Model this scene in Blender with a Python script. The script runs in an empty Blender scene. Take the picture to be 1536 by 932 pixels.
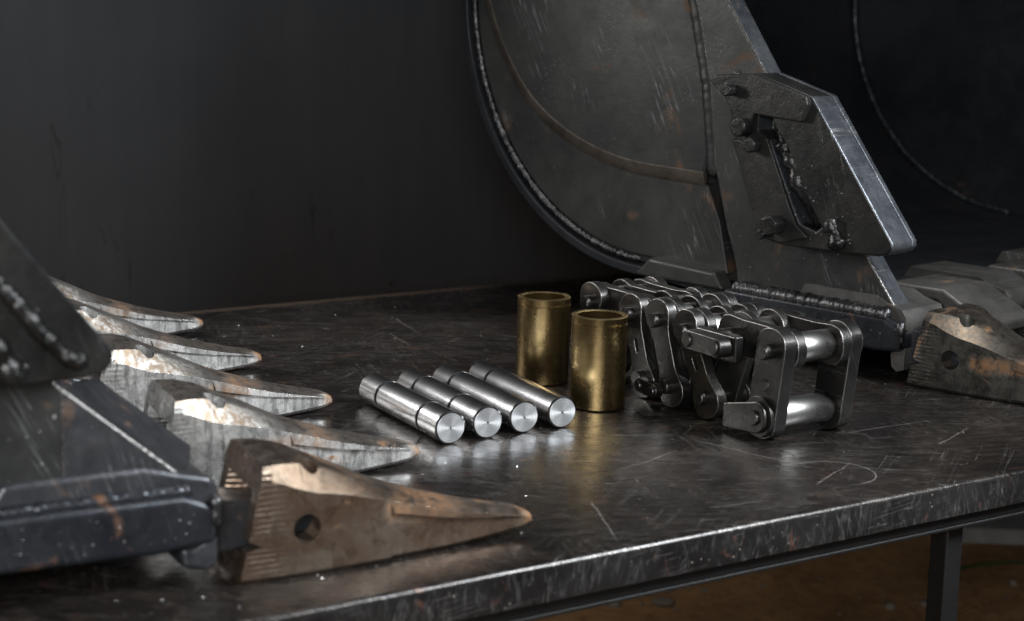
import bpy, bmesh, math, random
from mathutils import Vector, Matrix
random.seed(7)
R = math.radians
SC = bpy.context.scene
COL = SC.collection

# ------------------------------------------------------------------ camera
CAM_H, PITCH, ROLL = 0.5, R(10.56), 0.023
fwd = Vector((0, math.cos(PITCH), -math.sin(PITCH)))
rt0 = Vector((1, 0, 0)); up0 = rt0.cross(fwd)
up = up0*math.cos(ROLL) - rt0*math.sin(ROLL)
rt = rt0*math.cos(ROLL) + up0*math.sin(ROLL)
cam = bpy.data.cameras.new('camera'); camo = bpy.data.objects.new('camera', cam); COL.objects.link(camo)
mw = Matrix((rt, up, -fwd)).transposed().to_4x4(); mw.translation = (0, 0, CAM_H)
camo.matrix_world = mw
cam.sensor_width = 36; cam.lens = 61.875; cam.clip_end = 100; cam.clip_start = .05
cam.dof.use_dof = True; cam.dof.focus_distance = 2.1; cam.dof.aperture_fstop = 5.6
SC.camera = camo

# ------------------------------------------------------------------ world and lamps
w = bpy.data.worlds.new('World'); SC.world = w; w.use_nodes = True
bg = w.node_tree.nodes['Background']; bg.inputs[0].default_value = (.75, .85, 1, 1); bg.inputs[1].default_value = .008
def area(name, loc, target, sx, sy, power, col, spread):
    l = bpy.data.lights.new(name, 'AREA'); l.shape = 'RECTANGLE'; l.size = sx; l.size_y = sy
    l.energy = power; l.color = col; l.spread = R(spread)
    o = bpy.data.objects.new(name, l); COL.objects.link(o); o.location = loc
    d = Vector(target) - Vector(loc); o.rotation_euler = d.to_track_quat('-Z', 'Y').to_euler()
    return o
area('softbox_left', (-1.13, 2.56, .64), (.05, 2.0, .03), .30, .34, 2.9, (1, .97, .94), 80)
area('softbox_right', (1.75, 1.25, 1.45), (.0, 1.85, .0), .5, .9, 14, (.93, .97, 1), 55)
area('softbox_front', (-.15, -.7, .80), (-.1, 2.9, .25), 1.0, .6, 33, (1, .99, .98), 140)
area('top_fill', (-.05, 2.25, 2.5), (.1, 2.35, 0), 1.3, .8, 13, (1, .98, .96), 130)  # overhead fill added to lift the dark rear of the table top
SC.view_settings.view_transform = 'Standard'; SC.view_settings.look = 'None'
SC.view_settings.exposure = 0; SC.view_settings.gamma = 1

# ------------------------------------------------------------------ node helpers
class NT:
    def __init__(s, name):
        s.m = bpy.data.materials.new(name); s.m.use_nodes = True; s.t = s.m.node_tree
        s.b = s.t.nodes['Principled BSDF']
        s.co = s.t.nodes.new('ShaderNodeTexCoord').outputs['Object']
    def n(s, typ, **kw):
        nd = s.t.nodes.new('ShaderNode' + typ)
        for k, v in kw.items():
            if hasattr(nd, k) and k not in nd.inputs: setattr(nd, k, v)
            else: s.put(nd.inputs[k], v)
        return nd
    def put(s, sock, v):
        if isinstance(v, bpy.types.NodeSocket): s.t.links.new(v, sock)
        else:
            if sock.type == 'RGBA' and len(v) == 3: v = (*v, 1)
            sock.default_value = v
    def map(s, rot=(0, 0, 0), sc=(1, 1, 1), loc=(0, 0, 0), src=None):
        nd = s.t.nodes.new('ShaderNodeMapping'); s.put(nd.inputs['Vector'], src or s.co)
        nd.inputs['Rotation'].default_value = rot; nd.inputs['Scale'].default_value = sc; nd.inputs['Location'].default_value = loc
        return nd.outputs[0]
    def noise(s, scale, detail=4, rough=.55, dist=0, src=None):
        return s.n('TexNoise', Vector=src or s.co, Scale=scale, Detail=detail, Roughness=rough, Distortion=dist).outputs['Fac']
    def vor(s, scale, src=None, out='Distance', rand=1):
        return s.n('TexVoronoi', Vector=src or s.co, Scale=scale, Randomness=rand).outputs[out]
    def ramp(s, f, stops, interp='LINEAR'):
        nd = s.t.nodes.new('ShaderNodeValToRGB'); s.put(nd.inputs[0], f); cr = nd.color_ramp; cr.interpolation = interp
        while len(cr.elements) < len(stops): cr.elements.new(.5)
        for el, (p, c) in zip(cr.elements, stops):
            el.position = p; el.color = (c, c, c, 1) if not hasattr(c, '__len__') else (*c, 1)
        return nd.outputs[0]
    def math(s, op, a, b=0.0, clamp=False):
        nd = s.t.nodes.new('ShaderNodeMath'); nd.operation = op; nd.use_clamp = clamp
        s.put(nd.inputs[0], a); s.put(nd.inputs[1], b); return nd.outputs[0]
    def mix(s, f, a, b):
        nd = s.t.nodes.new('ShaderNodeMix'); nd.data_type = 'RGBA'
        s.put(nd.inputs[0], f); s.put(nd.inputs[6], a); s.put(nd.inputs[7], b); return nd.outputs[2]
    def mixf(s, f, a, b):
        nd = s.t.nodes.new('ShaderNodeMix'); nd.data_type = 'FLOAT'
        s.put(nd.inputs[0], f); s.put(nd.inputs[2], a); s.put(nd.inputs[3], b); return nd.outputs[0]
    def bump(s, h, strength=.3, dist=.002, prev=None):
        nd = s.t.nodes.new('ShaderNodeBump'); s.put(nd.inputs['Height'], h)
        nd.inputs['Strength'].default_value = strength; nd.inputs['Distance'].default_value = dist
        if prev: s.t.links.new(prev, nd.inputs['Normal'])
        return nd.outputs[0]
    def sep(s):
        return s.n('SeparateXYZ', Vector=s.co).outputs
    def scratch(s, rot, sx, sy, thr, width, mscale, mthr=.5, off=0.0):
        v = s.map((0, 0, 0), (sx, sy, sx), (off, off*1.7, off*.3), s.map((0, 0, rot)))
        f = s.noise(1, 1.5, .5, .25, v)
        line = s.ramp(f, [(thr-width, 0), (thr, 1), (thr+width, 0)])
        mask = s.ramp(s.noise(mscale, 2, .5, 0, s.map((0, 0, rot), (1, 1, 1), (off*2, off, off))), [(mthr-.04, 0), (mthr+.06, 1)])
        return s.math('MULTIPLY', line, mask)
    def done(s, **kw):
        for k, v in kw.items(): s.put(s.b.inputs[k.replace('_', ' ')], v)
        return s.m

def mat_steel_dark(name, c1, c2, rust=.62, metal=.55, rlo=.28, rhi=.5, scale=6, speck=1.0, rustcol=(.16, .07, .025), bumpk=.25, scuff=.55):
    """oily, mill-scaled plate: two greys, rust blooms, fine bright specks and scuffs"""
    t = NT(name)
    n1 = t.noise(scale, 6, .62); n2 = t.noise(scale*5, 5, .6, .4); n3 = t.noise(scale*1.7, 4, .6, .6, t.map(loc=(3.1, 7.7, 1.2)))
    base = t.mix(t.ramp(n1, [(.38, 0), (.64, 1)]), c1, c2)
    rm = t.math('MULTIPLY', t.ramp(n3, [(rust, 0), (rust+.1, 1)]), t.ramp(n2, [(.35, .2), (.6, 1)]))
    base = t.mix(rm, base, t.mix(n2, rustcol, tuple(c*.45 for c in rustcol)))
    sp = t.ramp(t.vor(scale*38, None), [(.0, 1), (.09, 1), (.13, 0)])
    spm = t.math('MULTIPLY', sp, t.ramp(t.noise(scale*3, 2), [(.56, 0), (.66, 1)]))
    spm = t.math('MULTIPLY', spm, speck)
    # scuffs in the x-z plane of upright plates
    vxz = t.map((R(90), 0, 0)); 
    def sxz(rot, a, b, thr, off):
        v = t.map((0, 0, 0), (a, b, 1), (off, off*2, 0), t.map((0, 0, rot), src=vxz))
        f = t.noise(1, 1.5, .5, .2, v)
        m = t.ramp(t.noise(8, 2, .5, 0, t.map(loc=(off, 0, off))), [(.58, 0), (.68, 1)])
        return t.math('MULTIPLY', t.ramp(f, [(thr-.018, 0), (thr, 1), (thr+.018, 0)]), m)
    scz = t.math('ADD', sxz(-1.05, 7, 190, .6, 2.0), sxz(-1.25, 10, 300, .62, 6.0))
    marks = t.math('ADD', t.math('MULTIPLY', scz, scuff), t.math('MULTIPLY', spm, .8), True)
    base = t.mix(marks, base, (.42, .43, .45))
    rough = t.mixf(t.ramp(n2, [(.3, 0), (.7, 1)]), rlo, rhi)
    rough = t.mixf(rm, rough, .75)
    h = t.math('ADD', n2, t.math('MULTIPLY', t.noise(scale*30, 3), .5))
    nb = t.bump(h, bumpk, .0015)
    return t.done(Base_Color=base, Metallic=t.mixf(rm, metal, .05), Roughness=rough, Normal=nb)

def mat_tooth(name, rusty, c1=(.30, .30, .29), c2=(.13, .13, .13), top=.12, streak=.75, crough=.30, ribk=.15):
    """cast digger tooth: bare grey skin, dark casting scale, orange rust, flame-cut ribs on the cheeks"""
    t = NT(name)
    oi = t.n('ObjectInfo').outputs['Random']
    off = t.n('CombineXYZ', X=oi, Y=t.math('MULTIPLY', oi, 7.0), Z=oi).outputs[0]
    v = t.n('VectorMath', operation='ADD'); t.put(v.inputs[0], t.co); t.put(v.inputs[1], off); v = v.outputs[0]
    nrm = t.n('SeparateXYZ', Vector=t.n('TexCoord').outputs['Normal']).outputs
    n1 = t.noise(16, 6, .7, .6, v); n2 = t.noise(75, 5, .7, .3, v)
    n3 = t.noise(13, 6, .66, .9, t.map(loc=(5, 2, 9), src=v))
    n4 = t.noise(1, 4, .65, .2, t.map(sc=(150, 150, 22), src=v))
    base = t.mix(t.ramp(n1, [(.42, 0), (.58, 1)]), c1, c2)
    base = t.mix(t.ramp(n4, [(.50, 0), (.62, streak)]), base, tuple(k*.22 for k in c1))
    base = t.mix(t.ramp(n2, [(.50, 0), (.64, .6)]), base, (.06, .053, .047))
    X, Y, Z = t.sep()
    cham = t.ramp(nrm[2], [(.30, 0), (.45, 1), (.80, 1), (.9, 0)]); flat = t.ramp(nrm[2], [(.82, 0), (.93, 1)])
    n5 = t.noise(42, 5, .65, .3, v)
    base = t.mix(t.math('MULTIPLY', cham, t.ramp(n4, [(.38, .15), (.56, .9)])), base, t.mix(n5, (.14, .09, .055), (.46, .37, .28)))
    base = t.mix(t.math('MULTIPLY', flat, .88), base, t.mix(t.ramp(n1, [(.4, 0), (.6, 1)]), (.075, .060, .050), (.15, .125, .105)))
    xs_ = t.math('ADD', t.math('ADD', X, t.math('MULTIPLY', t.math('SUBTRACT', oi, .5), .07)), t.math('MULTIPLY', n5, .016)); zs_ = t.math('ADD', Z, t.math('MULTIPLY', n1, .02))
    patch = t.math('MULTIPLY', t.ramp(xs_, [(.112, 0), (.116, 1), (.178, 1), (.215, 0)]), t.ramp(zs_, [(.040, 0), (.046, 1), (.058, 1), (.066, 0)]))
    n3b = t.math('ADD', n3, t.math('MULTIPLY', flat, top))
    rm = t.math('MULTIPLY', t.ramp(n3b, [(rusty, 0), (rusty+.07, 1)]), t.ramp(n2, [(.3, .45), (.5, 1)]))
    tip = t.ramp(t.math('ADD', X, t.math('MULTIPLY', n5, .02)), [(.285, 0), (.296, .9)])
    rm = t.math('MAXIMUM', t.math('MAXIMUM', rm, t.math('MULTIPLY', patch, t.ramp(n2, [(.35, .15), (.5, .8)]))), tip)
    rc = t.mix(t.ramp(n5, [(.38, 0), (.62, 1)]), (.085, .050, .030), (.25, .125, .050))
    base = t.mix(rm, base, rc)
    wv = t.math('SINE', t.math('ADD', t.math('MULTIPLY', Z, 1250), t.math('MULTIPLY', n1, 9)))
    rib = t.math('MULTIPLY', wv, t.ramp(t.math('ADD', X, t.math('MULTIPLY', n1, .03)), [(.046, 1), (.062, 0)]))
    rib = t.math('MULTIPLY', rib, t.ramp(t.noise(60, 3, .6, 0, v), [(.35, .0), (.6, 1)]))
    rib = t.math('MULTIPLY', rib, t.ramp(t.math('ABSOLUTE', nrm[1]), [(.75, 0), (.95, 1)]))
    rough = t.mixf(t.ramp(n2, [(.35, 0), (.62, 1)]), .20, .48)
    rough = t.mixf(cham, rough, t.mixf(n2, crough, crough+.2))
    rough = t.mixf(rm, rough, .60)
    nb = t.bump(t.math('ADD', n2, t.math('MULTIPLY', n1, .6)), .5, .0014)
    nb = t.bump(rib, ribk, .0007, nb)
    return t.done(Base_Color=base, Metallic=t.mixf(rm, .85, .25), Roughness=rough, Normal=nb)

def mat_turned(name, col, rough=.25, axis='x', metal=1.0, rot=0.0, an=.65, blotch=.5):
    """lathe turned metal: fine rings round the local axis"""
    t = NT(name)
    sc = {'x': (260, 4, 4), 'z': (4, 4, 260)}[axis]
    n = t.noise(1, 2, .6, 0, t.map(sc=sc)); n2 = t.noise(28, 4, .6)
    c = t.mix(t.ramp(n, [(.3, 0), (.7, 1)]), tuple(k*.72 for k in col), col)
    c = t.mix(t.ramp(n2, [(.52, 0), (.75, blotch)]), c, tuple(k*.5 for k in col))
    r = t.mixf(n2, rough*.75, rough*1.3)
    tg = t.n('Tangent', direction_type='RADIAL', axis=axis.upper()).outputs[0]
    return t.done(Base_Color=c, Metallic=metal, Roughness=r, Anisotropic=an, Anisotropic_Rotation=rot, Tangent=tg)

def mat_end_face(name):
    """faced-off bar end: concentric tool rings"""
    t = NT(name)
    X, Y, Z = t.sep()
    rr = t.math('SQRT', t.math('ADD', t.math('MULTIPLY', Y, Y), t.math('MULTIPLY', Z, Z)))
    rw = t.math('ADD', rr, t.math('MULTIPLY', t.noise(90, 2), .0012))
    f = t.n('TexNoise', noise_dimensions='1D', W=t.math('MULTIPLY', rw, 1500), Scale=1, Detail=2).outputs['Fac']
    c = t.mix(t.ramp(f, [(.35, 0), (.65, 1)]), (.34, .35, .36), (.60, .61, .62))
    tg = t.n('Tangent', direction_type='RADIAL', axis='X').outputs[0]
    return t.done(Base_Color=c, Metallic=.8, Roughness=.40, Anisotropic=.75, Tangent=tg, Normal=t.bump(f, .10, .0004))

def mat_plain(name, col, rough=.5, metal=0.0, var=.3, scale=20, bumpk=.2):
    t = NT(name); n = t.noise(scale, 5, .6)
    c = t.mix(t.ramp(n, [(.35, 0), (.65, 1)]), tuple(k*(1-var) for k in col), tuple(k*(1+var) for k in col))
    return t.done(Base_Color=c, Metallic=metal, Roughness=rough, Normal=t.bump(t.noise(scale*4, 4), bumpk, .002))

def mat_table(name):
    t = NT(name)
    n1 = t.noise(3.2, 6, .66, .6); n2 = t.noise(16, 7, .74, 1.2, t.map((0, 0, 0), (1, 2.3, 1), (1, 5, 0), t.map((0, 0, .588))))
    n3 = t.noise(9, 6, .68, 1.5, t.map((0, 0, 0), (1, 2.4, 1), (4, 2, 0), t.map((0, 0, .5))))
    base = t.mix(t.ramp(n1, [(.38, 0), (.62, 1)]), (.007, .006, .0057), (.020, .017, .0155))
    base = t.mix(t.ramp(n2, [(.48, 0), (.62, .85)]), base, t.mix(t.ramp(n1, [(.40, 0), (.58, 1)]), (.012, .010, .009), (.036, .029, .025)))
    base = t.mix(t.ramp(n3, [(.60, 0), (.70, .7)]), base, (.095, .050, .034))
    sm = t.ramp(t.noise(15, 7, .74, 2.2, t.map((0, 0, 0), (1, 2.4, 1), (9, 1, 0), t.map((0, 0, .62)))), [(.585, 0), (.66, .8)])
    base = t.mix(t.math('MULTIPLY', sm, t.ramp(n1, [(.38, .25), (.6, 1)])), base, (.10, .092, .086))
    S = None
    for k, (rot, sx, sy, thr, wd, ms, mt) in enumerate([
            (.25, 2.2, 150, .60, .006, 5, .56), (-.62, 2.5, 170, .60, .006, 5, .56), (1.15, 2.4, 160, .61, .005, 5, .57),
            (-1.25, 9, 330, .60, .010, 9, .55), (.6, 9, 360, .6, .012, 9, .52), (.15, 10, 340, .6, .010, 9, .55)]):
        q = t.scratch(rot, sx, sy, thr, wd, ms, mt, 1.3*k+.4)
        S = q if S is None else t.math('ADD', S, q, True)
    # the long single gouges
    X, Y, Z = t.sep()
    G = None
    for (x0, y0, x1, y1) in [(.314, .213, .429, .245), (.466, .269, .509, .12), (.433, .11, .462, .104), (.646, .207, .779, .203), (.316, .057, .387, .048),
            (.464, .069, .564, .118), (.227, .133, .17, .015), (.531, 1.053, .5, .912), (.468, .955, .448, .862), (.40, .33, .47, .29), (.70, .12, .80, .16), (.05, .62, .13, .50), (.62, .5, .75, .46)]:
        L = math.hypot(x1-x0, y1-y0); dx, dy = (x1-x0)/L, (y1-y0)/L
        al = t.math('ADD', t.math('MULTIPLY', t.math('SUBTRACT', X, x0), dx), t.math('MULTIPLY', t.math('SUBTRACT', Y, y0), dy))
        ac = t.math('ADD', t.math('MULTIPLY', t.math('SUBTRACT', X, x0), -dy), t.math('MULTIPLY', t.math('SUBTRACT', Y, y0), dx))
        ac = t.math('ADD', ac, t.math('MULTIPLY', t.math('SUBTRACT', n1, .5), .03))
        m = t.ramp(t.math('DIVIDE', al, L), [(0, 0), (.06, 1), (.7, .8), (1, 0)])
        w_ = t.math('COMPARE', ac, 0.0); w_.node.inputs[2].default_value = .00042
        q = t.math('MULTIPLY', m, w_); G = q if G is None else t.math('ADD', G, q, True)
    rr_ = t.math('SQRT', t.math('ADD', t.math('POWER', t.math('SUBTRACT', X, .512), 2.0), t.math('POWER', t.math('SUBTRACT', Y, .092), 2.0)))
    ring = t.math('COMPARE', t.math('ADD', rr_, t.math('MULTIPLY', t.math('SUBTRACT', n1, .5), .012)), .046); ring.node.inputs[2].default_value = .0007
    ring = t.math('MULTIPLY', ring, t.ramp(t.math('SUBTRACT', X, .49), [(0, 0), (.02, .7)]))
    G = t.math('ADD', G, ring, True)
    marks = t.math('ADD', t.math('MULTIPLY', S, .40), t.math('MULTIPLY', t.math('MULTIPLY', G, t.ramp(n2, [(.3, .35), (.55, .9)])), .9), True)
    base = t.mix(marks, base, (.34, .32, .30))
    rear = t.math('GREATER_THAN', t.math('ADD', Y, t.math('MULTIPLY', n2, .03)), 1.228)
    base = t.mix(t.math('MULTIPLY', rear, .7), base, (.095, .068, .050))  # brown highlight of the rear chamfer, painted along the back rim
    dots = t.ramp(t.vor(90), [(0, 1), (.04, 1), (.07, 0)])
    dots = t.math('MULTIPLY', dots, t.ramp(t.noise(8, 2), [(.52, 0), (.6, 1)]))
    base = t.mix(dots, base, (.35, .34, .33))
    rough = t.mixf(t.ramp(n2, [(.35, 0), (.68, 1)]), .17, .36)
    rough = t.mixf(t.math('MULTIPLY', sm, .6), rough, .50)
    h = t.math('ADD', n2, t.math('MULTIPLY', t.noise(80, 4, .65, .5), .5))
    nb = t.bump(h, .26, .0018)
    return t.done(Base_Color=base, Metallic=.35, Roughness=rough, Normal=nb)

def mat_table_edge(name):
    t = NT(name)
    n1 = t.noise(9, 6, .66, .5); n2 = t.noise(1, 5, .7, .8, t.map(sc=(120, 120, 45)))
    base = t.mix(t.ramp(n1, [(.38, 0), (.62, 1)]), (.0045, .004, .004), (.014, .0135, .0135))
    base = t.mix(t.ramp(n2, [(.54, 0), (.68, .7)]), base, (.060, .059, .060))
    ch = t.ramp(t.noise(1, 5, .72, .8, t.map(sc=(55, 55, 20), loc=(3, 1, 2))), [(.61, 0), (.67, 1)])
    base = t.mix(t.math('MULTIPLY', ch, .7), base, (.10, .048, .036))
    vxz = t.map((R(90), 0, 0)); S = None
    for k, (rot, a, b_, thr) in enumerate([(1.5, 14, 330, .6), (1.25, 12, 300, .6), (.1, 8, 330, .61), (-1.2, 14, 360, .6)]):
        f = t.noise(1, 1.5, .5, .2, t.map((0, 0, 0), (a, b_, 1), (k*2.1, k, 0), t.map((0, 0, rot), src=vxz)))
        q = t.math('MULTIPLY', t.ramp(f, [(thr-.012, 0), (thr, 1), (thr+.012, 0)]), t.ramp(t.noise(12, 2, .5, 0, t.map(loc=(k, 0, 0))), [(.52, 0), (.62, 1)]))
        S = q if S is None else t.math('ADD', S, q, True)
    base = t.mix(t.math('MULTIPLY', S, .75), base, (.20, .195, .19))
    sp = t.math('MULTIPLY', t.ramp(t.vor(120), [(0, 1), (.07, 1), (.11, 0)]), t.ramp(t.noise(20, 2), [(.52, 0), (.6, 1)]))
    base = t.mix(sp, base, (.35, .31, .27))
    return t.done(Base_Color=base, Metallic=.35, Roughness=t.mixf(n1, .3, .5), Normal=t.bump(n2, .25, .001))

def mat_backdrop(name):
    t = NT(name)
    n1 = t.noise(1.6, 5, .6); n2 = t.noise(1, 5, .6, .2, t.map(sc=(26, 26, 2.2)))
    base = t.mix(t.ramp(n1, [(.35, 0), (.65, 1)]), (.048, .053, .059), (.066, .070, .076))
    base = t.mix(t.ramp(n2, [(.42, 0), (.7, .45)]), base, (.040, .044, .050))
    sc = t.math('MULTIPLY', t.ramp(t.noise(1, 2, .5, .6, t.map((0, .35, 0), (22, 22, 3.2))), [(.595, 0), (.605, 1), (.615, 0)]), t.ramp(t.noise(3.1, 2), [(.56, 0), (.62, 1)]))
    base = t.mix(t.math('MULTIPLY', sc, .7), base, (.018, .018, .02))
    d = t.math('MULTIPLY', t.ramp(t.vor(9), [(0, 1), (.035, 1), (.055, 0)]), t.ramp(t.noise(4, 2), [(.5, 0), (.56, 1)]))
    base = t.mix(t.math('MULTIPLY', d, .8), base, (.015, .015, .016))
    return t.done(Base_Color=base, Metallic=.15, Roughness=t.mixf(n2, .45, .62), Normal=t.bump(n2, .06, .002))

def mat_soil(name):
    t = NT(name)
    n1 = t.noise(7, 7, .7); n2 = t.noise(40, 6, .7)
    base = t.mix(t.ramp(n1, [(.35, 0), (.65, 1)]), (.34, .175, .07), (.52, .29, .125))
    base = t.mix(t.ramp(n2, [(.5, 0), (.7, .7)]), base, (.11, .065, .03))
    return t.done(Base_Color=base, Roughness=.95, Normal=t.bump(t.math('ADD', n1, n2), .8, .02))

M = dict(
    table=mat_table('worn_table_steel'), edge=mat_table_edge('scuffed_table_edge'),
    frame=mat_plain('table_frame_paint', (.004, .0045, .005), .55, .3, .3, 30),
    wall=mat_backdrop('backdrop_paint'), soil=mat_soil('brown_soil'),
    plate=mat_steel_dark('bucket_plate', (.024, .026, .026), (.048, .050, .047), .60, .45, .36, .52, 6, scuff=.55),
    shell=mat_steel_dark('bucket_shell', (.016, .018, .022), (.028, .030, .034), .68, .5, .32, .5, 6, .3, scuff=.06),
    cut=mat_steel_dark('cutter_steel', (.020, .0205, .021), (.040, .040, .038), .67, .55, .26, .42, 9, 1.0, (.18, .08, .03), .4),
    lip=mat_steel_dark('lip_steel', (.018, .021, .027), (.040, .043, .050), .61, .55, .26, .45, 12, 1.2, (.20, .085, .03), .3, scuff=.15),
    seam=mat_plain('rusty_seam', (.085, .072, .060), .42, .5, .35, 30, .5),
    lighter=mat_steel_dark('lit_cut_edge', (.065, .072, .085), (.13, .14, .155), .66, .7, .32, .46, 18, .8, (.22, .10, .04), .35),  # cut edges tinted lighter and bluer: light from the right painted in
    weld=mat_steel_dark('weld_metal', (.05, .05, .053), (.11, .11, .115), .68, .85, .22, .40, 25, 1.0, (.16, .07, .025), .5),
    bead=mat_steel_dark('dark_weld', (.026, .026, .026), (.055, .055, .055), .72, .75, .20, .36, 25, 1.0, (.16, .07, .025), .4),
    tooth=mat_tooth('cast_tooth', .63, (.88, .88, .86), (.50, .50, .49), .02, .7, .52), tooth_f=mat_tooth('brown_cast_tooth', .60, (.27, .215, .17), (.20, .135, .095), .02, .2, .48, .45), tooth_r=mat_tooth('dark_cast_tooth', .62, (.17, .17, .155), (.085, .082, .072), .08, .4, .34, .45),
    adapter_r=mat_steel_dark('dull_adapter_steel', (.075, .073, .070), (.13, .125, .12), .62, .5, .34, .5, 12, .8, (.24, .13, .06), .3),
    adapter=mat_steel_dark('adapter_steel', (.045, .048, .054), (.08, .082, .09), .60, .6, .26, .45, 14, 1.0, (.20, .09, .035), .35),
    pin=mat_turned('turned_steel', (.50, .505, .515), .21, 'x', blotch=.35), pin_end=mat_end_face('faced_steel'),
    brass=mat_turned('turned_brass', (.32, .232, .108), .27, 'z', an=.8, blotch=.4),
    link=mat_steel_dark('chain_plate', (.036, .035, .034), (.070, .067, .064), .70, .85, .24, .38, 14, .5, (.20, .11, .05), .2),
    roller=mat_turned('chain_roller', (.33, .325, .315), .27, 'x'),
    stone=mat_plain('stone', (.22, .19, .15), .85, 0, .35, 25), slab=mat_plain('grey_slab', (.33, .33, .32), .8, 0, .2, 12),
    leaf=mat_plain('grass_blade', (.07, .13, .05), .5, 0, .3, 30),
    worn=mat_plain('polished_worn_edge', (.62, .62, .60), .24, .9, .2, 60, .4), worn_glint=mat_plain('worn_glint_edge', (.17, .165, .16), .3, .9, .3, 60, .4),
    spark=mat_plain('bright_spatter', (.55, .55, .55), .3, .8, .2, 40),
)

# ------------------------------------------------------------------ mesh helpers
def mesh(name, verts, faces):
    me = bpy.data.meshes.new(name); me.from_pydata([tuple(v) for v in verts], [], faces); me.update()
    bm = bmesh.new(); bm.from_mesh(me); bmesh.ops.recalc_face_normals(bm, faces=bm.faces); bm.to_mesh(me); bm.free()
    return me
def link(name, me, mat=None, parent=None, bevel=0, seg=2, sharp=None, angle=35):
    o = bpy.data.objects.new(name, me); COL.objects.link(o)
    if mat and not me.materials: me.materials.append(mat)
    if parent: o.parent = parent
    me.polygons.foreach_set('use_smooth', [True]*len(me.polygons))
    if sharp: me.set_sharp_from_angle(angle=R(sharp))
    if bevel:
        b = o.modifiers.new('bevel', 'BEVEL'); b.width = bevel; b.segments = seg; b.limit_method = 'ANGLE'
        b.angle_limit = R(angle); b.harden_normals = True
    return o
def empty(name, loc, rz, label, cat, group=None):
    o = bpy.data.objects.new(name, None); COL.objects.link(o); o.location = loc; o.rotation_euler = (0, 0, rz)
    o.empty_display_size = .05; tag(o, label, cat, group); return o
def tag(o, label=None, cat=None, group=None, kind=None):
    for k, v in (('label', label), ('category', cat), ('group', group), ('kind', kind)):
        if v: o[k] = v
    return o
def prism_xz(poly, y0, y1):
    n = len(poly); v = [(x, y0, z) for x, z in poly] + [(x, y1, z) for x, z in poly]
    f = [list(range(n)), list(range(2*n-1, n-1, -1))] + [[i, (i+1) % n, n+(i+1) % n, n+i] for i in range(n)]
    return mesh('prism', v, f)
def prism_yz(poly, x0, x1):
    n = len(poly); v = [(x0, y, z) for y, z in poly] + [(x1, y, z) for y, z in poly]
    f = [list(range(n)), list(range(2*n-1, n-1, -1))] + [[i, (i+1) % n, n+(i+1) % n, n+i] for i in range(n)]
    return mesh('prism', v, f)
def box(x0, x1, y0, y1, z0, z1):
    return prism_xz([(x0, z0), (x1, z0), (x1, z1), (x0, z1)], y0, y1)
def join(*mes):
    bm = bmesh.new()
    for m in mes: bm.from_mesh(m)
    me = bpy.data.meshes.new('joined'); bm.to_mesh(me); bm.free(); return me
def lathe(prof, seg=64, axis='z', closed=False):
    """prof: list of (radius, height)"""
    v = []; f = []; n = len(prof)
    for i in range(seg):
        a = 2*math.pi*i/seg
        for r, h in prof:
            c, s = r*math.cos(a), r*math.sin(a)
            v.append((c, s, h) if axis == 'z' else (h, c, s))
    for i in range(seg):
        j = (i+1) % seg
        for k in range(n if closed else n-1):
            k2 = (k+1) % n; f.append([i*n+k, i*n+k2, j*n+k2, j*n+k])
    if not closed:
        if prof[0][0] > 1e-6: f.append([i*n for i in range(seg)])
        if prof[-1][0] > 1e-6: f.append([i*n+n-1 for i in range(seg)])
    me = mesh('lathe', v, f)
    bm = bmesh.new(); bm.from_mesh(me); bmesh.ops.remove_doubles(bm, verts=bm.verts, dist=1e-6)
    bmesh.ops.recalc_face_normals(bm, faces=bm.faces); bm.to_mesh(me); bm.free(); return me
def cyl(c0, c1, r, seg=32):
    c0, c1 = Vector(c0), Vector(c1); d = (c1-c0); q = d.to_track_quat('Z', 'Y'); v = []; L = d.length
    for h in (0, L):
        for i in range(seg):
            a = 2*math.pi*i/seg; v.append(c0 + q @ Vector((r*math.cos(a), r*math.sin(a), h)))
    f = [list(range(seg)), list(range(2*seg-1, seg-1, -1))] + [[i, (i+1) % seg, seg+(i+1) % seg, seg+i] for i in range(seg)]
    return mesh('cyl', v, f)
def tube(path, rad, seg=10, seed=0, lump=.25, squash=1.0, up=(0, 1, 0)):
    """lumpy bead along a 3-D path"""
    rnd = random.Random(seed); v = []; f = []; n = len(path); P = [Vector(p) for p in path]; upv = Vector(up)
    for i, p in enumerate(P):
        d = (P[min(i+1, n-1)] - P[max(i-1, 0)]).normalized(); a = d.cross(upv).normalized(); b = a.cross(d).normalized()
        r = rad*(1+lump*rnd.uniform(-1, 1))*(.35 if i in (0, n-1) else 1)
        off = a*rad*lump*rnd.uniform(-.5, .5)
        for k in range(seg):
            t = 2*math.pi*k/seg; rr = r*(1+lump*.35*rnd.uniform(-1, 1))
            v.append(p + off + a*rr*math.cos(t) + b*rr*squash*math.sin(t))
    for i in range(n-1):
        for k in range(seg):
            k2 = (k+1) % seg; f.append([i*seg+k, i*seg+k2, (i+1)*seg+k2, (i+1)*seg+k])
    f += [list(range(seg)), [(n-1)*seg+k for k in range(seg)][::-1]]
    return mesh('bead', v, f)
def resample(pts, step):
    P = [Vector(p) for p in pts]; out = [P[0].copy()]; carry = 0
    for a, b in zip(P, P[1:]):
        L = (b-a).length; s = step - carry
        while s <= L: out.append(a.lerp(b, s/L)); s += step
        carry = L - (s - step)
    return out
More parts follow.
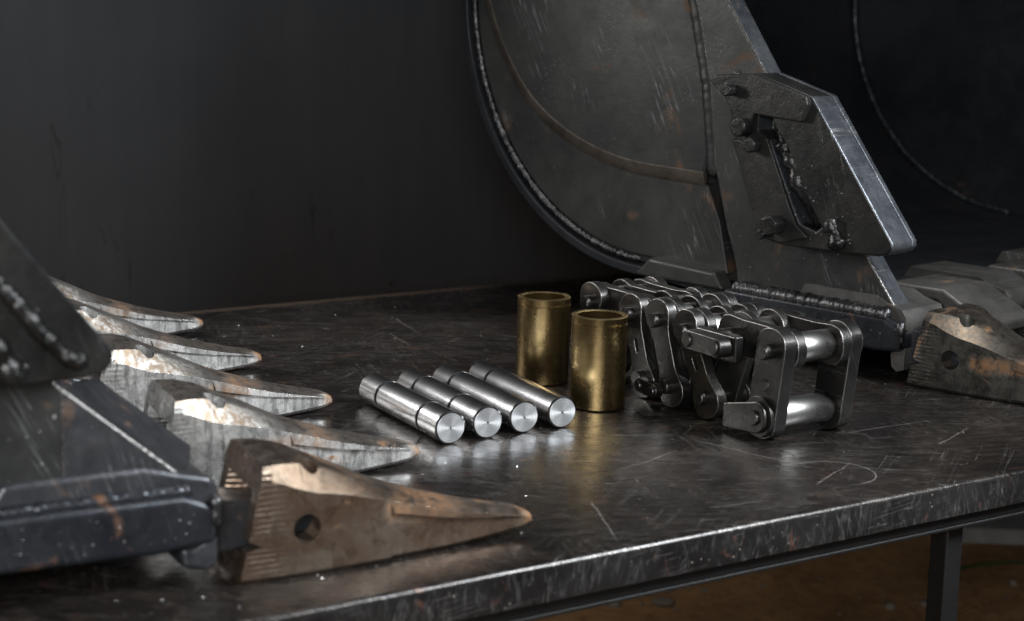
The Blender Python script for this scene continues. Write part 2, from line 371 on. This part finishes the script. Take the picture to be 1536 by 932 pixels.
def catmull(xs, ys, x):
    n = len(xs); i = max(0, min(n-2, next((k for k in range(n-1) if x <= xs[k+1]), n-2)))
    x0, x1 = xs[i], xs[i+1]; t = (x-x0)/(x1-x0); h = x1-x0
    def sl(k):
        a, b = max(k-1, 0), min(k+1, n-1); return (ys[b]-ys[a])/(xs[b]-xs[a])
    m0, m1 = sl(i)*h, sl(i+1)*h
    return (2*t**3-3*t*t+1)*ys[i] + (t**3-2*t*t+t)*m0 + (-2*t**3+3*t*t)*ys[i+1] + (t**3-t*t)*m1
def lit_front(me, mat):  # front-facing polygons get the lighter colour that paints light on the edges
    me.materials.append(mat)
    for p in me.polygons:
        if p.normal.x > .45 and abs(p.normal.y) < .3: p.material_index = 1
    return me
def bool_diff(me, cutters, solver='EXACT'):
    o = bpy.data.objects.new('tmp', me); COL.objects.link(o); cs = []
    for c in cutters:
        co = bpy.data.objects.new('tmpc', c); COL.objects.link(co); cs.append(co)
        md = o.modifiers.new('b', 'BOOLEAN'); md.operation = 'DIFFERENCE'; md.object = co; md.solver = solver
    dg = bpy.context.evaluated_depsgraph_get(); dg.update()
    res = bpy.data.meshes.new_from_object(o.evaluated_get(dg))
    for x in cs + [o]: bpy.data.objects.remove(x)
    return res
def spatter(seed, n, fn, r0, r1, flat=.6):
    """joined tiny weld-spatter beads"""
    rnd = random.Random(seed); v = []; f = []
    base = [Vector(p) for p in ((1, 0, 0), (-1, 0, 0), (0, 1, 0), (0, -1, 0), (0, 0, 1), (0, 0, -1))]
    tri = [(0, 2, 4), (2, 1, 4), (1, 3, 4), (3, 0, 4), (2, 0, 5), (1, 2, 5), (3, 1, 5), (0, 3, 5)]
    for _ in range(n):
        p = Vector(fn(rnd)); r = r0 + (r1-r0)*rnd.random()**3; k = len(v)
        v += [p + Vector((b.x*r*rnd.uniform(.7, 1.3), b.y*r*rnd.uniform(.7, 1.3), b.z*r*rnd.uniform(.7, 1.3))) for b in base]
        f += [[k+a for a in t3] for t3 in tri]
    return mesh('spatter', v, f)

# ------------------------------------------------------------------ ground and backdrop
TZ = -.78                                  # soil level below the table top (z = 0)
O = Vector((-.033, 1.431, 0)); ang_e = math.atan2(.555, .832)
gv = []; gf = []; N = 60; S = 9.0
rnd = random.Random(3)
for j in range(N+1):
    for i in range(N+1):
        gv.append((-S/2+S*i/N + .5, -1 + S*j/N, TZ + .012*rnd.uniform(-1, 1)))
for j in range(N):
    for i in range(N): gf.append([j*(N+1)+i, j*(N+1)+i+1, (j+1)*(N+1)+i+1, (j+1)*(N+1)+i])
tag(link('ground', mesh('ground', gv, gf), M['soil']), kind='structure')
def pebbles(seed, n, fn, r0, r1):
    rnd_ = random.Random(seed); bm = bmesh.new()
    for _ in range(n):
        p = Vector(fn(rnd_)); r = r0 + (r1-r0)*rnd_.random()**3
        res = bmesh.ops.create_icosphere(bm, subdivisions=2, radius=r); sc_ = Vector((rnd_.uniform(.7, 1.4), rnd_.uniform(.7, 1.4), rnd_.uniform(.4, .8)))
        for v_ in res['verts']: v_.co = Vector((v_.co.x*sc_.x, v_.co.y*sc_.y, v_.co.z*sc_.z))*rnd_.uniform(.88, 1.12) + p
    me = bpy.data.meshes.new('pebbles'); bm.to_mesh(me); bm.free(); return me
def stones(r_):
    return (r_.uniform(.0, 2.2), r_.uniform(2.6, 4.4), TZ+.004)
g = link('gravel', pebbles(5, 260, stones, .004, .022), M['stone'], sharp=30); tag(g, 'small stones scattered on the brown soil under the table', 'gravel', kind='stuff')

wall = link('backdrop_panel', box(-3.4, 3.6, 1.75, 1.79, TZ-.02, 2.6), M['wall'])
wall.location = O; wall.rotation_euler = (0, 0, ang_e)
tag(wall, 'dark grey scuffed backdrop panel standing behind the table', 'panel')

# ------------------------------------------------------------------ table
tab = empty('steel_table', O, ang_e, 'worn black steel workbench with scratched top and rounded front edge', 'table')
TL, TR, TD, TH = -2.0, 2.35, 1.24, .036
prof = [(0, -TH)]
rr = .006
prof += [(rr - rr*math.cos(a), -rr + rr*math.sin(a)) for a in [R(90*k/6) for k in range(7)]]
prof += [(TD-.004, 0), (TD, -.004), (TD, -TH)]
topm = prism_yz(prof, TL, TR)
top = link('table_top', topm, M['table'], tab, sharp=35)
topm.materials.append(M['edge'])
for p in topm.polygons:
    if p.center.y < .0005: p.material_index = 1
link('frame_rail', join(box(TL+.02, TR-.02, .012, .05, -.052, -TH-.0005), box(TL+.02, TR-.02, .012, .016, -.0565, -.0521)), M['frame'], tab, .0015)
link('frame_rail', box(TL+.02, TR-.02, TD-.05, TD-.012, -.075, -TH-.0005), M['frame'], tab, .0015)
for (lx, ly) in ((.640, .045), (-1.85, .06), (2.25, .06), (-1.85, TD-.06), (2.25, TD-.06), (.655, TD-.06)):
    link('leg', box(lx-.0125, lx+.0125, ly-.0125, ly+.0125, TZ-.01, -.0570), M['frame'], tab, .003)

# ------------------------------------------------------------------ digger tooth mesh
def tooth_mesh(hole=True):
    xs = [0, .02, .06, .10, .14, .20, .25, .275, .288]
    zr = [.089, .084, .074, .066, .055, .037, .026, .021, .016]
    zc = [.100, .101, .096, .080, .061, .041, .029, .024, .019]
    zb = [0, 0, 0, 0, .0, .001, .004, .007, .010]
    yu = [0, .001, .004, .009, .015, .024, .032, .037, .044]
    ch = [.005, .009, .018, .020, .017, .012, .008, .006, .004]
    W = .110; V = []; F = []; xsn = [0, .01, .02, .03, .04, .05, .06, .07, .08, .09, .10, .11, .12, .13, .139, .143, .15, .16, .17, .18, .19, .20, .21, .22, .23, .24, .25, .26, .268, .275, .281, .285, .288]
    for x in xsn:
        r, c, b, y, h = (catmull(xs, q, x) for q in (zr, zc, zb, yu, ch))
        step = 0 if x <= .139 else 0.0045*min(1, max(0, (.288-x)/.03)); yl = y + step
        zm = r - .004 - (0 if x <= .139 else .010*max(0, 1-(x-.143)/.12))
        sl = .022*(1-x/.288)
        def q(z): return x + (sl*(z/.1) if x < .02 else sl*(z/.1)*max(0, 1-(x-.02)/.05))
        half = [(yl+.004, b), (yl, b+.004), (yl, zm), (y, zm+.003), (y, r), (y+h, r+(c-r)*.85), (y+h+.012*(1-x/.3), c)]
        pts = half + [(W-a, z) for a, z in half[::-1]]
        V += [(q(z), a, z) for a, z in pts]
    n = 14
    for i in range(len(xsn)-1):
        for k in range(n): F.append([i*n+k, i*n+(k+1) % n, (i+1)*n+(k+1) % n, (i+1)*n+k])
    F += [list(range(n))[::-1], [(len(xsn)-1)*n+k for k in range(n)]]
    me = mesh('tooth', V, F)
    sock = mesh('s', [(-.03, .006, .007), (-.03, .104, .007), (-.03, .104, .095), (-.03, .006, .095), (.09, .036, .02), (.09, .074, .02), (.09, .074, .045), (.09, .036, .045)],
                [[0, 1, 2, 3], [7, 6, 5, 4], [0, 4, 5, 1], [1, 5, 6, 2], [2, 6, 7, 3], [3, 7, 4, 0]])
    notch = prism_xz([(-.02, .020), (.020, .031), (-.02, .050)], -.02, .13)
    side = cyl((.060, -.05, .042), (.060, .16, .042), .0125, 28)
    toph = cyl((.066, .030, .05), (.066, .026, .14), .0105, 24)
    return bool_diff(me, [sock, notch, side, toph] if hole else [sock, notch, toph])
TOOTH = tooth_mesh(False); TOOTH_R = tooth_mesh(); TOOTH_F = TOOTH_R.copy()
for m_, k in ((TOOTH, 'tooth'), (TOOTH_R, 'tooth_r'), (TOOTH_F, 'tooth_f')):
    m_.materials.clear(); m_.materials.append(M[k]); m_.materials.append(M['worn' if k != 'tooth_r' else 'worn_glint'])

# ------------------------------------------------------------------ excavator bucket
# local frame: +x towards the teeth, +y across the bucket away from the near side plate, z up
BW = 1.07
CX, CZ, CR = -.480, .490, .414
def arc(r, a0, a1, n):
    return [(CX + r*math.cos(R(a0+(a1-a0)*i/n)), CZ + r*math.sin(R(a0+(a1-a0)*i/n))) for i in range(n+1)]
def make_bucket(name, loc, rz, label, cheek, cut_off, teeth, shear, tooth_x, yaw, tooth_me, seed, lipx):
    b = empty(name, loc, rz, label, 'bucket', 'digger buckets lying on the workbench')
    fr0, fr1, fr2 = cheek                                # front edge of the cheek: low, mid, high
    # wrapper shell
    ro, ri = CR, CR-.013
    out = arc(ro, 110, 272, 64) + [(-.30, .062), (-.285, .06)]
    inn = [(-.285, .074), (-.30, .076)] + arc(ri, 272, 110, 64)
    link('shell', prism_xz(out+inn, .020, BW+.03), M['shell'], b, .0015, sharp=30)
    topx, topz = out[0]
    # side plates, near and far
    def side_poly(r):
        return arc(r, 110, 268, 48) + [(-.30, .085), (fr0[0]-.012, fr0[1]), (fr1[0]-.012, fr1[1]), (fr2[0]-.012, fr2[1])]
    sp = side_poly(ri-.0006)
    link('side_plate', prism_xz(sp, .050, .062), M['plate'], b, .001)
    link('side_plate', prism_xz(sp, BW-.002, BW+.018), M['shell'], b, .001)
    # lower wear plate (below the curved seam) and upper wear plate, leaving a groove between
    ed = [(-.340, .215), (-.318, .150), (-.320, .098)]
    seam = [(-.842, .60), (-.842, .54), (-.833, .472), (-.791, .39), (-.728, .32), (-.638, .27), (-.525, .241), (-.372, .234)]
    si = list(range(len(seam))); sx_, sz_ = [p[0] for p in seam], [p[1] for p in seam]
    seam = [(catmull(si, sx_, k/6), catmull(si, sz_, k/6)) for k in range(6*(len(si)-1)+1)]
    lowp = [(x-.006, z-.012) for x, z in seam[::-1]] + arc(ri-.016, 165, 268, 40) + [(-.326, .098), (-.345, .170), (-.370, .222)]
    link('wear_plate', prism_xz(lowp, .030, .0502), M['plate'], b, .0015)
    up = seam[::-1] + arc(ri-.02, 150, 112, 10) + [(fr2[0]-.086, fr2[1]), (-.4215, .55), (-.3875, .454), (-.3635, .362), (-.354, .29)]
    link('wear_plate', prism_xz(up, .022, .0502), M['plate'], b, .007, 1)
    V = []; F = []; n = len(seam)
    for i, (x, z) in enumerate(seam):
        x0, z0 = seam[max(i-1, 0)]; x1, z1 = seam[min(i+1, n-1)]; L = math.hypot(x1-x0, z1-z0); ox, oz = (z1-z0)/L, -(x1-x0)/L
        V += [(x+ox*q, y, z+oz*q) for q, y in ((.0150, .0292), (.0110, .0262), (-.0030, .0214), (-.0060, .0212), (-.0060, .0310), (.0150, .0310))]
    for i in range(n-1):
        for k in range(6): F.append([i*6+k, i*6+(k+1) % 6, (i+1)*6+(k+1) % 6, (i+1)*6+k])
    F += [list(range(6)), [(n-1)*6+k for k in range(6)][::-1]]
    link('seam_band', mesh('seam', V, F), M['seam'], b, .0012, 2, angle=25)
    # weld between shell and side plate
    wl = [(x, .030, z) for x, z in arc(ri-.009, 112, 268, 330)]
    link('shell_weld', tube(wl, .0048, 8, seed+2, .34), M['weld'], b)
    wl2 = [(x, BW-.006, z) for x, z in arc(ri-.004, 112, 268, 160)]
    link('shell_weld', tube(wl2, .006, 8, seed+3, .3), M['shell'], b)
    # leading cheek plate
    ck = [fr0, fr1, fr2, (fr2[0]-.085, fr2[1]-.01), (-.42, .55), (-.386, .454), (-.362, .362), (-.346, .251), (-.322, .170), (-.302, .120), (-.296, .088)]
    cp = prism_xz(ck, .016, .052); cp.materials.append(M['plate']); lit_front(cp, M['lighter']); cp.materials.append(M['worn_glint'])
    link('cheek_plate', cp, None, b, .003).modifiers[0].material = 2  # paler bevel colour paints the bright edge highlight on the cheek
    ck2 = [(x, z) for x, z in ck]
    link('cheek_plate', prism_xz(ck2, BW, BW+.036), M['shell'], b, .004)
    if seed > 150:
        gm = mesh('gusset', [(-.126, .0152, .1815), (-.018, .0152, .090), (-.018, .0152, .0846), (-.126, .0152, .0846), (-.070, .110, .165), (.014, .110, .095), (.014, .110, .0846), (-.070, .110, .0846)],
                  [[0, 1, 2, 3], [7, 6, 5, 4], [0, 4, 5, 1], [1, 5, 6, 2], [2, 6, 7, 3], [3, 7, 4, 0]])
        gm.materials.append(M['adapter']); gm.materials.append(M['worn_glint'])
        link('gusset', gm, None, b, .004, 3).modifiers[0].material = 1
    # seam weld along the rear of the cheek
    wv = [(x-.002, .0215, z) for x, z in [(-.42, .56), (-.390, .454), (-.366, .362), (-.350, .251), (-.346, .235)]]
    link('cheek_weld', tube(resample(wv, .004), .0125, 10, seed+4, .07, .55), M['plate'], b)
    # strip under the wear plate
    link('base_strip', prism_xz([(-.486, .078), (-.455, .108), (-.330, .103), (-.312, .078)], .004, .034), M['plate'], b, .006)
    # lip with rounded upper edge
    def shx(x, y): return x + shear*y
    lp = [(-.31, .040), (-.05, .036), (lipx-.004, .040), (lipx, .046), (lipx, .062), (lipx-.008, .075), (lipx-.03, .084), (-.31, .084)]
    n = len(lp); V = []
    for y in (0.0, BW+.04): V += [(shx(x, y) if x > -.2 else x, y, z) for x, z in lp]
    F = [list(range(n)), list(range(2*n-1, n-1, -1))] + [[i, (i+1) % n, n+(i+1) % n, n+i] for i in range(n)]
    link('lip', mesh('lip', V, F), M['lip'], b, .009, 4)
    lw = [(x, .010, .085) for x in [-.296+i*.0024 for i in range(int((lipx-.02+.296)/.0024))]]
    link('lip_weld', tube(lw, .0105 if seed < 150 else .006, 10, seed+5, .13, .95), M['weld' if seed < 150 else 'lip'], b)
    ew = [(lipx-.003, .004+.001*math.sin(i), .050+i*.0045) for i in range(8)]
    link('lip_weld', tube(ew, .006, 8, seed+6, .3), M['weld'], b)
    # floor liner plates seen through the mouth
    link('floor_plate', box(-.46, -.10, .06, BW-.01, .0842, .092), M['shell'], b, .002)
    # heel pads carrying the bucket on the bench
    for y in (.12, .5, .88):
        link('heel_pad', box(-.44, -.36, y, y+.08, .0005, .090), M['shell'], b, .003)
    # adapters and teeth
    for i in range(teeth):
        y0 = .248*i + .0; sx = shear*(y0+.05)
        ad = [(-.19, .0845), (-.175, .108), (-.06, .108), (-.015, .100), (.010, .094), (.017, .084), (.017, .016), (.006, .012), (-.030, .018), (-.032, .0358), (lipx-.02, .0358), (lipx+.002, .040), (lipx+.002, .066), (lipx-.03, .0845)]
        a = link('adapter', prism_xz([(x+sx+(tooth_x-.030 if x > -.02 else 0), z) for x, z in ad], y0+.012, y0+.100), M['adapter' if seed > 150 else 'adapter_r'], b, .006, 3)
        nose = mesh('nose', [(-.03, .022, .02), (-.03, .083, .02), (-.03, .083, .074), (-.03, .022, .074), (.09, .038, .026), (.09, .067, .026), (.09, .067, .050), (.09, .038, .050)],
                    [[3, 2, 1, 0], [4, 5, 6, 7], [1, 5, 4, 0], [2, 6, 5, 1], [3, 7, 6, 2], [0, 4, 7, 3]])
        no = link('nose', nose, M['adapter'], a, .004, 2); no.location = (tooth_x+sx-.006, y0, 0)
        t = link('tooth', TOOTH_F if (i == 0 and tooth_me is TOOTH) else tooth_me, None, b, .0018, 2, angle=30); t.modifiers[0].material = 1
        t.location = (tooth_x+sx, y0 + (.003 if i else 0), .0008); t.rotation_euler = (0, 0, yaw)
    if seed < 150:
        for i in range(teeth):
            y0 = .248*i
            shp = [(-.13, .0925), (-.115, .108), (-.030, .108), (.030, .078), (.036, .066), (.030, .052), (lipx+.003, .050), (lipx+.003, .066), (lipx-.03, .0925)]
            link('lip_shroud', prism_xz(shp, y0+.122, y0+.236), M['adapter_r'], b, .005, 3)
    # side cutter with bolts
    dx, dz = cut_off
    def C(p): return [(x+dx, z+dz) for x, z in p]
    outl = [(-.290, .354), (-.319, .377), (-.305, .383), (-.242, .388), (-.150, .363), (-.012, .186), (-.011, .178), (-.018, .170), (-.034, .166), (-.182, .162), (-.224, .168), (-.230, .185), (-.278, .301)]
    slot = [(-.236, .330), (-.214, .330), (-.206, .316), (-.188, .297), (-.150, .230), (-.124, .194), (-.132, .187), (-.158, .194), (-.170, .215), (-.215, .302), (-.236, .312)]
    body = bool_diff(prism_xz(C(outl), -.030, .0155), [prism_xz(C(slot), -.05, .002)])
    body2 = prism_xz(C([(-.136, .345), (-.150, .363), (-.012, .186), (-.011, .178), (-.018, .170), (-.034, .166), (-.036, .17)]), .0156, .030)
    body.materials.clear(); body.materials.append(M['cut']); cu = link('side_cutter', lit_front(body, M['lighter']), None, b, .0035, 2)
    link('cutter_edge', prism_xz(C([(-.236, .372), (-.242, .3875), (-.150, .3625), (-.0125, .186), (-.0115, .178), (-.0185, .1705), (-.040, .167), (-.09, .24)]), .0158, .026), M['lighter'], cu, .002)
    over = [(-.288, .352), (-.319, .377), (-.305, .383), (-.242, .388), (-.150, .363), (-.147, .352), (-.156, .329), (-.208, .332), (-.236, .334), (-.250, .300)]
    link('overlay_plate', prism_xz(C([(x*.985-.0035, z*.985+.0052) for x, z in over]), -.040, -.0298), M['cut'], cu, .002)
    link('low_plate', prism_xz(C([(-.276, .298), (-.244, .296), (-.216, .304), (-.172, .214), (-.160, .192), (-.140, .178), (-.184, .166), (-.221, .172)]), -.036, -.0298), M['cut'], cu, .002)
    rope = [(-.213+dx+.083*t+.004*math.sin(t*19), -.010-.012*math.sin(t*math.pi), .318+dz-.122*t) for t in [k/30 for k in range(31)]]
    link('slot_weld', tube(rope, .0115, 12, seed+7, .26), M['bead'], cu)
    bw_ = [(-.109+dx+.021*t, -.033, .206+dz-.038*t) for t in [k/10 for k in range(11)]]
    link('weld_blob', tube(bw_, .0105, 10, seed+8, .25), M['bead'], cu)
    def hexbolt(cx, cz, r, L, y1, six=True, sx_=1.0):
        pts = [(cx+dx+sx_*r*math.cos(R(60*k+20)), cz+dz+r*math.sin(R(60*k+20))) for k in range(6)] if six else \
              [(cx+dx+sx_*r*math.cos(R(20*k)), cz+dz+r*math.sin(R(20*k))) for k in range(18)]
        link('bolt_head', prism_xz(pts, y1-L, y1), M['bead'], cu, .0022, 2)
    hexbolt(-.272, .364, .0085, .018, -.0398); hexbolt(-.249, .316, .0125, .018, -.0398, False); hexbolt(-.232, .293, .0105, .018, -.0358, True, 1.1)
    hexbolt(-.190, .190, .0138, .022, -.0358, True, 1.1); hexbolt(-.212, .175, .007, .010, -.0358, False)
    hexbolt(-.286, .3835, .006, .010, -.012, False)
    if seed > 150:
        cw = [(-.225, -.034, .330), (-.18, -.034, .272), (-.152, -.034, .235), (-.132, -.034, .214), (-.115, -.033, .207)]
        link('cutter_weld', tube(resample(cw, .003), .006, 9, seed+11, .28), M['bead'], cu)
    # weld spatter on the faces
    def on_cheek(r_):
        k = r_.random()
        if k < .35: return (r_.uniform(-.29, lipx-.02), -.0005+.004, r_.uniform(.044, .080)) if False else (r_.uniform(-.29, lipx-.02), -.0002, r_.uniform(.046, .076))
        if k < .6: return (r_.uniform(-.30, -.10)+.0, .0158, r_.uniform(.10, .16))
        x = r_.uniform(-.20, -.06); return (x+dx, -.0302, dz + .17 + r_.random()*max(0, (-.02-x)*1.05))
    tag(link('weld_spatter', spatter(seed+9, 150, on_cheek, .0004, .0015), M['spark'], b, sharp=30), kind='stuff')
    return b

angR = math.atan2(-.724, .69); angL = R(29.5)
bR = make_bucket('excavator_bucket', (.509, 2.220, 0), angR, 'dark steel bucket with bolted side cutter standing open behind the chain',
    ((-.020, .080), (-.267, .391), (-.57, .80)), (0, 0), 3, 0.0, 0.002, 0.0, TOOTH_R, 100, -.010)
bL = make_bucket('excavator_bucket', (-.236, 1.390, 0), angL, 'dark steel bucket in the left foreground with five rusty bright teeth',
    ((-.018, .088), (-.124, .180), (-.60, .72)), (-.083, .030), 5, .036, .015, R(-5), TOOTH, 200, .000)

# ------------------------------------------------------------------ steel pins
PR, PL_ = .0186, .207
def groove_prof(gs, L):
    c = .0016; p = [(0.0, .0004), (PR-c, 0), (PR, c)]
    for g_ in gs:
        x = g_*L; p += [(PR, x-.0032), (PR-.0065, x-.0028), (PR-.0065, x+.0028), (PR, x+.0032)]
    p += [(PR, L-c), (PR-c, L), (0.0, L-.0004)]
    return p
ang_g = math.atan2(.832, -.555)
e = Vector((.832, .555, 0)); gdir = Vector((-.555, .832, 0))
pins = [(.2180, .3830, (.235, .770), 'steel pin with two grooves, leftmost of the four on the table', -.085),
        (.2670, .3840, (.310, .790), 'steel pin with two grooves, second from the left', -.10),
        (.3165, .3850, (.780,), 'steel pin with one groove, between the two-grooved pins and the outermost pin', -.10),
        (.3675, .3830, (.780,), 'steel pin with one groove, lying nearest the brass bushings', -.10)]
for (pe, pg, gs, lab, da) in pins:
    p = O + e*pe + gdir*pg
    t = empty('steel_pin', (p.x, p.y, PR+.0003), ang_g+da, lab, 'pin', 'grooved steel pins lying in a row')
    sh = link('shaft', lathe(groove_prof(gs, PL_), 72, 'x'), M['pin'], t, sharp=25)
    ring = lathe([(.0011, -.0002), (PR-.0022, -.0003), (PR-.0022, .0006), (.0011, .0006)], 64, 'x', True)
    link('end_face', ring, M['pin_end'], t, sharp=30)
    link('centre_hole', lathe([(.00105, -.00005), (.0007, .0003), (0, .00035)], 20, 'x'), M['frame'], t)

# ------------------------------------------------------------------ brass bushings
def bushing(px, py, h, label):
    Ro, Ri = .0335, .0272
    pr = [(Ro-.0015, 0), (Ro, .0015), (Ro, h-.0105), (Ro-.0007, h-.0100), (Ro-.0007, h-.0092), (Ro+.0001, h-.0086), (Ro+.0001, h-.0012), (Ro-.0009, h), (Ri+.0012, h), (Ri, h-.0016), (Ri, .0015), (Ri+.001, 0)]
    o = link('brass_bushing', lathe(pr, 96, 'z', True), M['brass'], None, sharp=28); o.location = (px, py, .0004)
    o.rotation_euler = (0, 0, random.random()*6)
    tag(o, label, 'bushing', 'brass bushings standing upright')
bushing(.0405, 2.196, .1105, 'brass bushing farther back, half hidden by the pins')
bushing(.1050, 2.067, .1125, 'brass bushing in front, nearest the chain')

# ------------------------------------------------------------------ heavy roller chain
ch = empty('roller_chain', (.295, 1.915, 0), ang_e, 'folded heavy dark steel roller chain standing on the table', 'chain')
NODES = [(.014, .0270), (.004, .1040), (.090, .1050), (.118, .0270), (.157, .0990), (.183, .0270), (.211, .1030), (.238, .0270), (.264, .1010), (.350, .1020), (.360, .0270)]
RE = .0262
def dogbone(a, b_, re=RE, waist=.0135, seg=14):
    a = Vector(a); b_ = Vector(b_); d = (b_-a); L = d.length; d.normalize(); nrm = Vector((-d.y, d.x)); pts = []
    def P(s, o): q = a + d*s + nrm*o; return (q.x, q.y)
    for k in range(seg+1):
        th = R(130 + 100*k/seg + 0); 
        th = R(125 + 110*k/seg); pts.append(P(re*math.cos(th), re*math.sin(th)))
    # lower flank
    def flank(sign):
        out = []
        for k in range(1, 12):
            t = k/12; s_ = -re*.57+ (L+2*re*.57)*t
            e_ = min(1, max(0, (abs(t-.5)-.16)/.30)); e_ = e_*e_*(3-2*e_)
            out.append((s_, sign*(waist + (re*.90-waist)*e_)))
        return out
    pts += [P(s_, o) for s_, o in flank(-1)]
    for k in range(seg+1):
        th = R(-55 + 110*k/seg); pts.append(P(L+re*math.cos(th), re*math.sin(th)))
    pts += [P(s_, o) for s_, o in flank(1)[::-1]]
    return pts
def stadium(a, b_, r, seg=10):
    a = Vector(a); b_ = Vector(b_); d = (b_-a).normalized(); th0 = math.atan2(d.y, d.x); pts = []
    for k in range(seg+1):
        t = th0 + R(90+180*k/seg); pts.append((a.x+r*math.cos(t), a.y+r*math.sin(t)))
    for k in range(seg+1):
        t = th0 + R(-90+180*k/seg); pts.append((b_.x+r*math.cos(t), b_.y+r*math.sin(t)))
    return pts
for i in range(len(NODES)-1):
    a, b_ = NODES[i], NODES[i+1]
    inner = i % 2 == 0
    inner = i in (1, 4, 6, 8); OUT = [(-.0022, .0117), (.0941, .1080)] if i else [(-.0060, .0117), (.0941, .1118)]
    rngs = [(.0262, .0370), (.0690, .0798)] if i == 2 else [(.012, .0258), (.0800, .0938)] if inner else OUT
    wst = .0235 if i == 0 else .0215 if i in (1, 2, 8) else .0155
    if i > 2: rngs = rngs + [(.047, .059)]
    for j, (x0, x1) in enumerate(rngs):
        me = prism_yz(dogbone(a, b_, RE, wst), x0, x1)
        if i in (3, 7) and j == 0:
            mx = Vector(a).lerp(Vector(b_), .5); dd = (Vector(b_)-Vector(a)).normalized()*.006
            me = bool_diff(me, [prism_yz(stadium(mx-dd, mx+dd, .0028), x0-.01, x0+.009)])
        me.materials.clear(); me.materials.append(M['link']); me.materials.append(M['worn_glint']); link('link_plate', me, None, ch, .0011, 2).modifiers[0].material = 1
for k, (u, z) in enumerate(NODES):
    ra, rb = (.0119, .0939) if k == 0 else (.0372, .0688) if k in (2, 3) else (.0260, .0798)
    me = lathe([(.0168, ra), (.0172, ra+.001), (.0172, rb-.001), (.0168, rb)], 40, 'x')
    r_ = link('roller', me, M['roller'], ch, sharp=25); r_.location = (0, u, z)
    x0 = -.0105 if k else -.004
    h0 = -.0195 if k < 2 else -.013
    me = lathe([(0, h0), (.0078, h0), (.0090, h0+.0012), (.0090, .1190), (.0078, .1202), (0, .1202)], 32, 'x')
    wo = .0038 if k < 2 else 0
    p_ = link('link_pin', me, M['link'], ch, sharp=25); p_.location = (0, u, z)
    me = lathe([(.0095, .1083+wo), (.0195, .1083+wo), (.0203, .1090+wo), (.0203, .1128+wo), (.0195, .1135+wo), (.0095, .1135+wo)], 36, 'x', True)
    w_ = link('washer', me, M['link'], ch, sharp=25); w_.location = (0, u, z)
def keeper(a, b_, r, x0, x1):
    k_ = link('keeper_plate', prism_yz(stadium(a, b_, r), x0, x1), M['link'], ch, .0022, 2)
    for c in (a, b_):
        q = link('keeper_rivet', lathe([(0, x0-.0026), (r*.62, x0-.0024), (r*.70, x0-.0014), (r*.70, x0+.002)], 24, 'x'), M['link'], k_, sharp=25); q.location = (0, *c)
keeper((.068, .098), (.115, .099), .0118, -.034, -.0150)
link('keeper_block', box(-.0150, -.0024, .052, .125, .080, .112), M['link'], ch, .003)
keeper((.262, .088), (.318, .091), .0085, -.024, -.0135)
keeper((.214, .024), (.188, .022), .0088, -.026, -.0135)
link('tab_plate', prism_yz(stadium((.014, .027), (.014, .0271), .0235, 14), -.0115, -.0063), M['link'], ch, .0015)
link('tab_plate', prism_yz([(.014+.0185*math.cos(R(q)), .027+.0185*math.sin(R(q))) for q in range(95, 266, 10)] + [(.068, .0040), (.068, .0330)], -.0165, -.0116), M['link'], ch, .002)
link('rivet', lathe([(0, -.0072), (.0065, -.0072), (.0074, -.0064), (.0074, -.005)], 28, 'x'), M['link'], ch, sharp=25).location = (0, .010, .064)
link('rivet', lathe([(0, .0112), (.0074, .0112), (.0074, .0122), (.0062, .0128), (0, .0128)], 28, 'x'), M['link'], ch, sharp=25).location = (0, .010, .064)

# ------------------------------------------------------------------ small details
def filings(r_):
    p = O + e*r_.uniform(-.6, 1.2) + gdir*r_.uniform(.02, 1.2); return (p.x, p.y, .0004)
tag(link('metal_filings', spatter(31, 380, filings, .0003, .0009), M['spark'], sharp=30), 'tiny bright metal specks scattered over the table top', 'filings', kind='stuff')
def blade(x, y, ang, L, wd):
    v = []; n = 8
    for i in range(n+1):
        t = i/n; hw = wd*(1-t*.9); cx = L*t; cz = .05*math.sin(t*2.4)
        for s_ in (-1, 0, 1): v.append((x+cx*math.cos(ang)-s_*hw*math.sin(ang), y+cx*math.sin(ang)+s_*hw*math.cos(ang), TZ+.012+cz-(.004 if s_ == 0 else 0)))
    return v, [[i*3+k, i*3+k+1, i*3+k+4, i*3+k+3] for i in range(n) for k in (0, 1)]
gv, gf = [], []
for (x, y, a, L, wd) in [(.93, 3.72, -.2, .34, .013), (.1, 2.5, .8, .06, .006)]:
    v, f = blade(x, y, a, L, wd); k = len(gv); gv += v; gf += [[k+q for q in ff] for ff in f]
sv = [(x*(1+.06*math.sin(5*x)), y, z) for x, y, z in [(-.26, -.10, 0), (.10, -.16, 0), (.42, -.07, 0), (.40, .12, 0), (.02, .16, 0), (-.24, .06, 0)]]
sm_ = mesh('slab', [(x, y, -.02) for x, y, z in sv] + [(x*.94, y*.92, .038) for x, y, z in sv], [list(range(6))[::-1], list(range(6, 12))] + [[i, (i+1) % 6, 6+(i+1) % 6, 6+i] for i in range(6)])
so = link('paving_slab', sm_, M['slab'], None, .006, 2); so.location = (1.27, 4.12, TZ); so.rotation_euler = (0, 0, .15)
tag(so, 'pale grey broken slab lying on the soil beneath the table', 'slab')
tag(link('grass', mesh('grass', gv, gf), M['leaf']), 'sparse green grass blades on the soil under the table', 'grass', kind='stuff')
